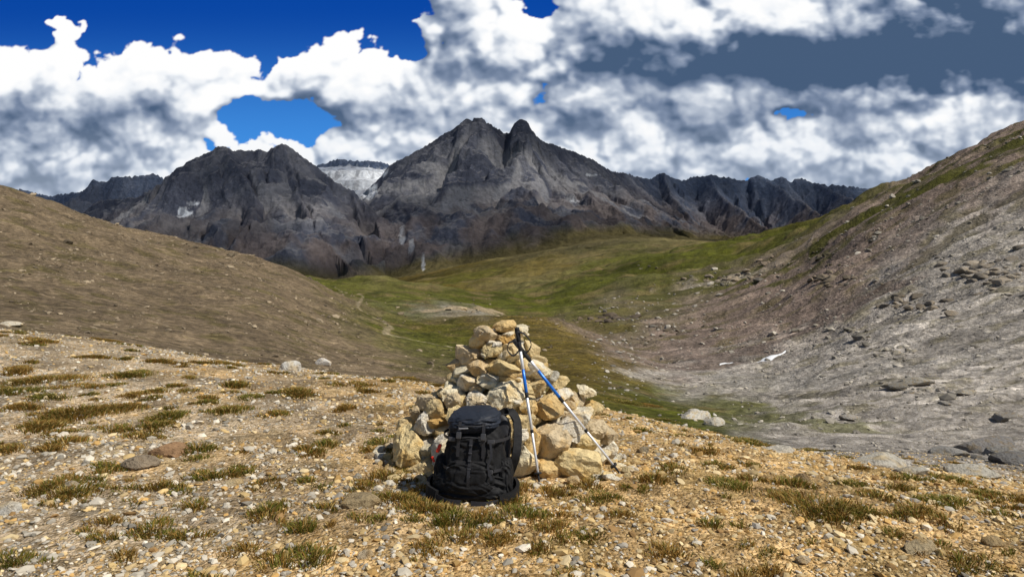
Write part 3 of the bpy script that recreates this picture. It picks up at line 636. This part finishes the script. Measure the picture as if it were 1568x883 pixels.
for sgn in (-1,1):
    band('lid_strap_%s'%'ab'[sgn>0],bp,[(sgn*.075,-.178,.53),(sgn*.078,-.185,.46),(sgn*.08,-.178,.38),(sgn*.08,-.172,.30)],.02,.003,web,up=(1,0,0))
    box('lid_buckle_%s'%'ab'[sgn>0],bp,(sgn*.078,-.192,.44),.032,.014,.045,plas)
band('daisy_chain',bp,[(0,-.170,.42),(0,-.180,.34),(0,-.188,.26),(0,-.200,.17),(0,-.18,.08)],.018,.003,web,up=(1,0,0))
for k in range(5): box('gear_loop_%d'%k,bp,(0,-.185-.003*k,.38-.05*k),.022,.008,.008,plas)
band('lid_zip',bp,[(-.135,-.12,.515),(-.09,-.178,.505),(.0,-.196,.505),(.08,-.178,.515),(.115,-.12,.53)],.006,.003,plas)
band('pocket_zip',bp,[(-.105,-.14,.40),(-.06,-.168,.425),(.0,-.174,.432),(.06,-.168,.425),(.105,-.14,.40)],.006,.003,plas)
box('brand_label',bp,(-.05,-.196,.488),.06,.004,.009,greym,rot=(math.radians(10),math.radians(-6),0))
box('red_tag',bp,(-.222,-.09,.335),.022,.014,.06,redm,rot=(0,math.radians(20),0))
box('red_zip_pull',bp,(-.255,-.09,.26),.014,.012,.04,redm,rot=(0,math.radians(-25),0))
band('loose_strap',bp,[(.12,-.17,.41),(.135,-.185,.33),(.12,-.19,.25),(.15,-.2,.17)],.014,.002,web,up=(1,0,0))
# ================================================================ TREKKING POLES
alu=simple('pole_aluminium',(.70,.71,.74),.4,.6,.45,var=.06)
blu=simple('pole_blue_paint',(.015,.16,.62),.3,.5,.2,var=.1)
foam=simple('grip_foam',(.018,.018,.02),.75,.3,bscale=120,bstr=.3)
def tube(name,par,a,b,r0,r1,mat,seg=18):
    a=Vector(a);b=Vector(b);t=(b-a).normalized(); s_=t.orthogonal().normalized(); n=t.cross(s_)
    V=[];Fq=[]
    for q,rr in ((a,r0*.8),(a+t*.002,r0),(b-t*.002,r1),(b,r1*.8)):
        for k in range(seg):
            an=2*math.pi*k/seg; V.append(q+s_*math.cos(an)*rr+n*math.sin(an)*rr)
    for i in range(3):
        for k in range(seg): Fq.append((i*seg+k,i*seg+(k+1)%seg,(i+1)*seg+(k+1)%seg,(i+1)*seg+k))
    me=bpy.data.meshes.new(name); me.from_pydata([v[:] for v in V],[],Fq+[tuple(range(seg))[::-1],tuple(range(3*seg,4*seg))]); me.materials.append(mat)
    for p in me.polygons: p.use_smooth=len(p.vertices)==4
    ob=bpy.data.objects.new(name,me); sc.collection.objects.link(ob); ob.parent=par; return ob
def pole(name,top,tip,fr,strap):
    top=Vector(top);tip=Vector(tip); e=empty(name,top); V=tip-top; L=V.length; t=V.normalized()
    P=lambda s_: t*(L*s_)
    tube('knob',e,P(-.012),P(.012),.016,.018,foam); tube('grip',e,P(.012),P(.085),.018,.015,foam)
    tube('grip_lower',e,P(.085),P(.15),.0165,.0135,foam)
    tube('upper_shaft',e,P(.15),P(fr[0]),.0115,.0115,alu)
    tube('blue_section',e,P(fr[0]),P(fr[1]),.0118,.0118,blu)
    tube('lock',e,P(fr[1]),P(fr[1]+.035),.014,.013,foam)
    tube('lower_shaft',e,P(fr[1]+.035),P(fr[2]),.0105,.0102,alu)
    tube('lock_lower',e,P(fr[2]),P(fr[2]+.02),.0125,.012,foam)
    tube('tip_shaft',e,P(fr[2]+.02),P(.93),.0092,.0085,alu)
    tube('basket',e,P(.925),P(.937),.026,.028,foam); tube('tip_sleeve',e,P(.937),P(.985),.009,.0065,foam)
    tube('tip',e,P(.985),P(1.),.0035,.002,alu)
    band('strap',e,strap,.024,.004,foam,up=(0,1,.3)); return e
def wp(px,py,d): return ((px-CX)/F*d,d,EYE-(py-HY)/F*d)
tip1=hit(826,742,3.); tip2=hit(950,726,3.)
pole('trekking_pole',wp(792,504,5.34),(tip1[0],tip1[1]-.03,tip1[2]+.005),(.27,.42,.66),[(0,-.01,-.02),(.05,-.03,-.03),(.10,-.02,-.10),(.07,-.02,-.16),(.02,-.02,-.13),(.0,-.015,-.05)])
pole('trekking_pole',wp(788,522,5.32),(tip2[0],tip2[1]-.02,tip2[2]+.005),(.22,.42,.66),[(0,-.01,.0),(-.04,-.03,-.01),(-.05,-.03,-.06),(-.01,-.03,-.10),(.03,-.02,-.06),(.0,-.01,-.01)])
# ================================================================ LIGHT
L=bpy.data.lights.new('sun','SUN'); L.energy=5.; L.angle=math.radians(.5); L.color=(1.,.94,.84)
lo=bpy.data.objects.new('sun',L); lo.rotation_euler=Vector(SDIR).to_track_quat('Z','Y').to_euler(); sc.collection.objects.link(lo)
w=bpy.data.worlds.new('World'); sc.world=w; w.use_nodes=True; nt=w.node_tree
sk=nt.nodes.new('ShaderNodeTexSky'); sk.sky_type='NISHITA'; sk.sun_disc=False; sk.sun_elevation=EL; sk.sun_rotation=math.atan2(SD.x,SD.y); sk.altitude=2500
nt.links.new(sk.outputs[0],nt.nodes['Background'].inputs[0]); nt.nodes['Background'].inputs[1].default_value=.075
# ================================================================ CAMERA
cam=bpy.data.cameras.new('camera'); cam.sensor_width=36; cam.lens=36*F/1568; cam.shift_y=-(441.5-HY)/1568; cam.clip_end=60000; cam.clip_start=.05
co=bpy.data.objects.new('camera',cam); co.location=(0,0,EYE); co.rotation_euler=(math.radians(90),0,0); sc.collection.objects.link(co); sc.camera=co
sc.view_settings.view_transform='Standard'; sc.view_settings.look='None'; sc.view_settings.exposure=0; sc.view_settings.gamma=1
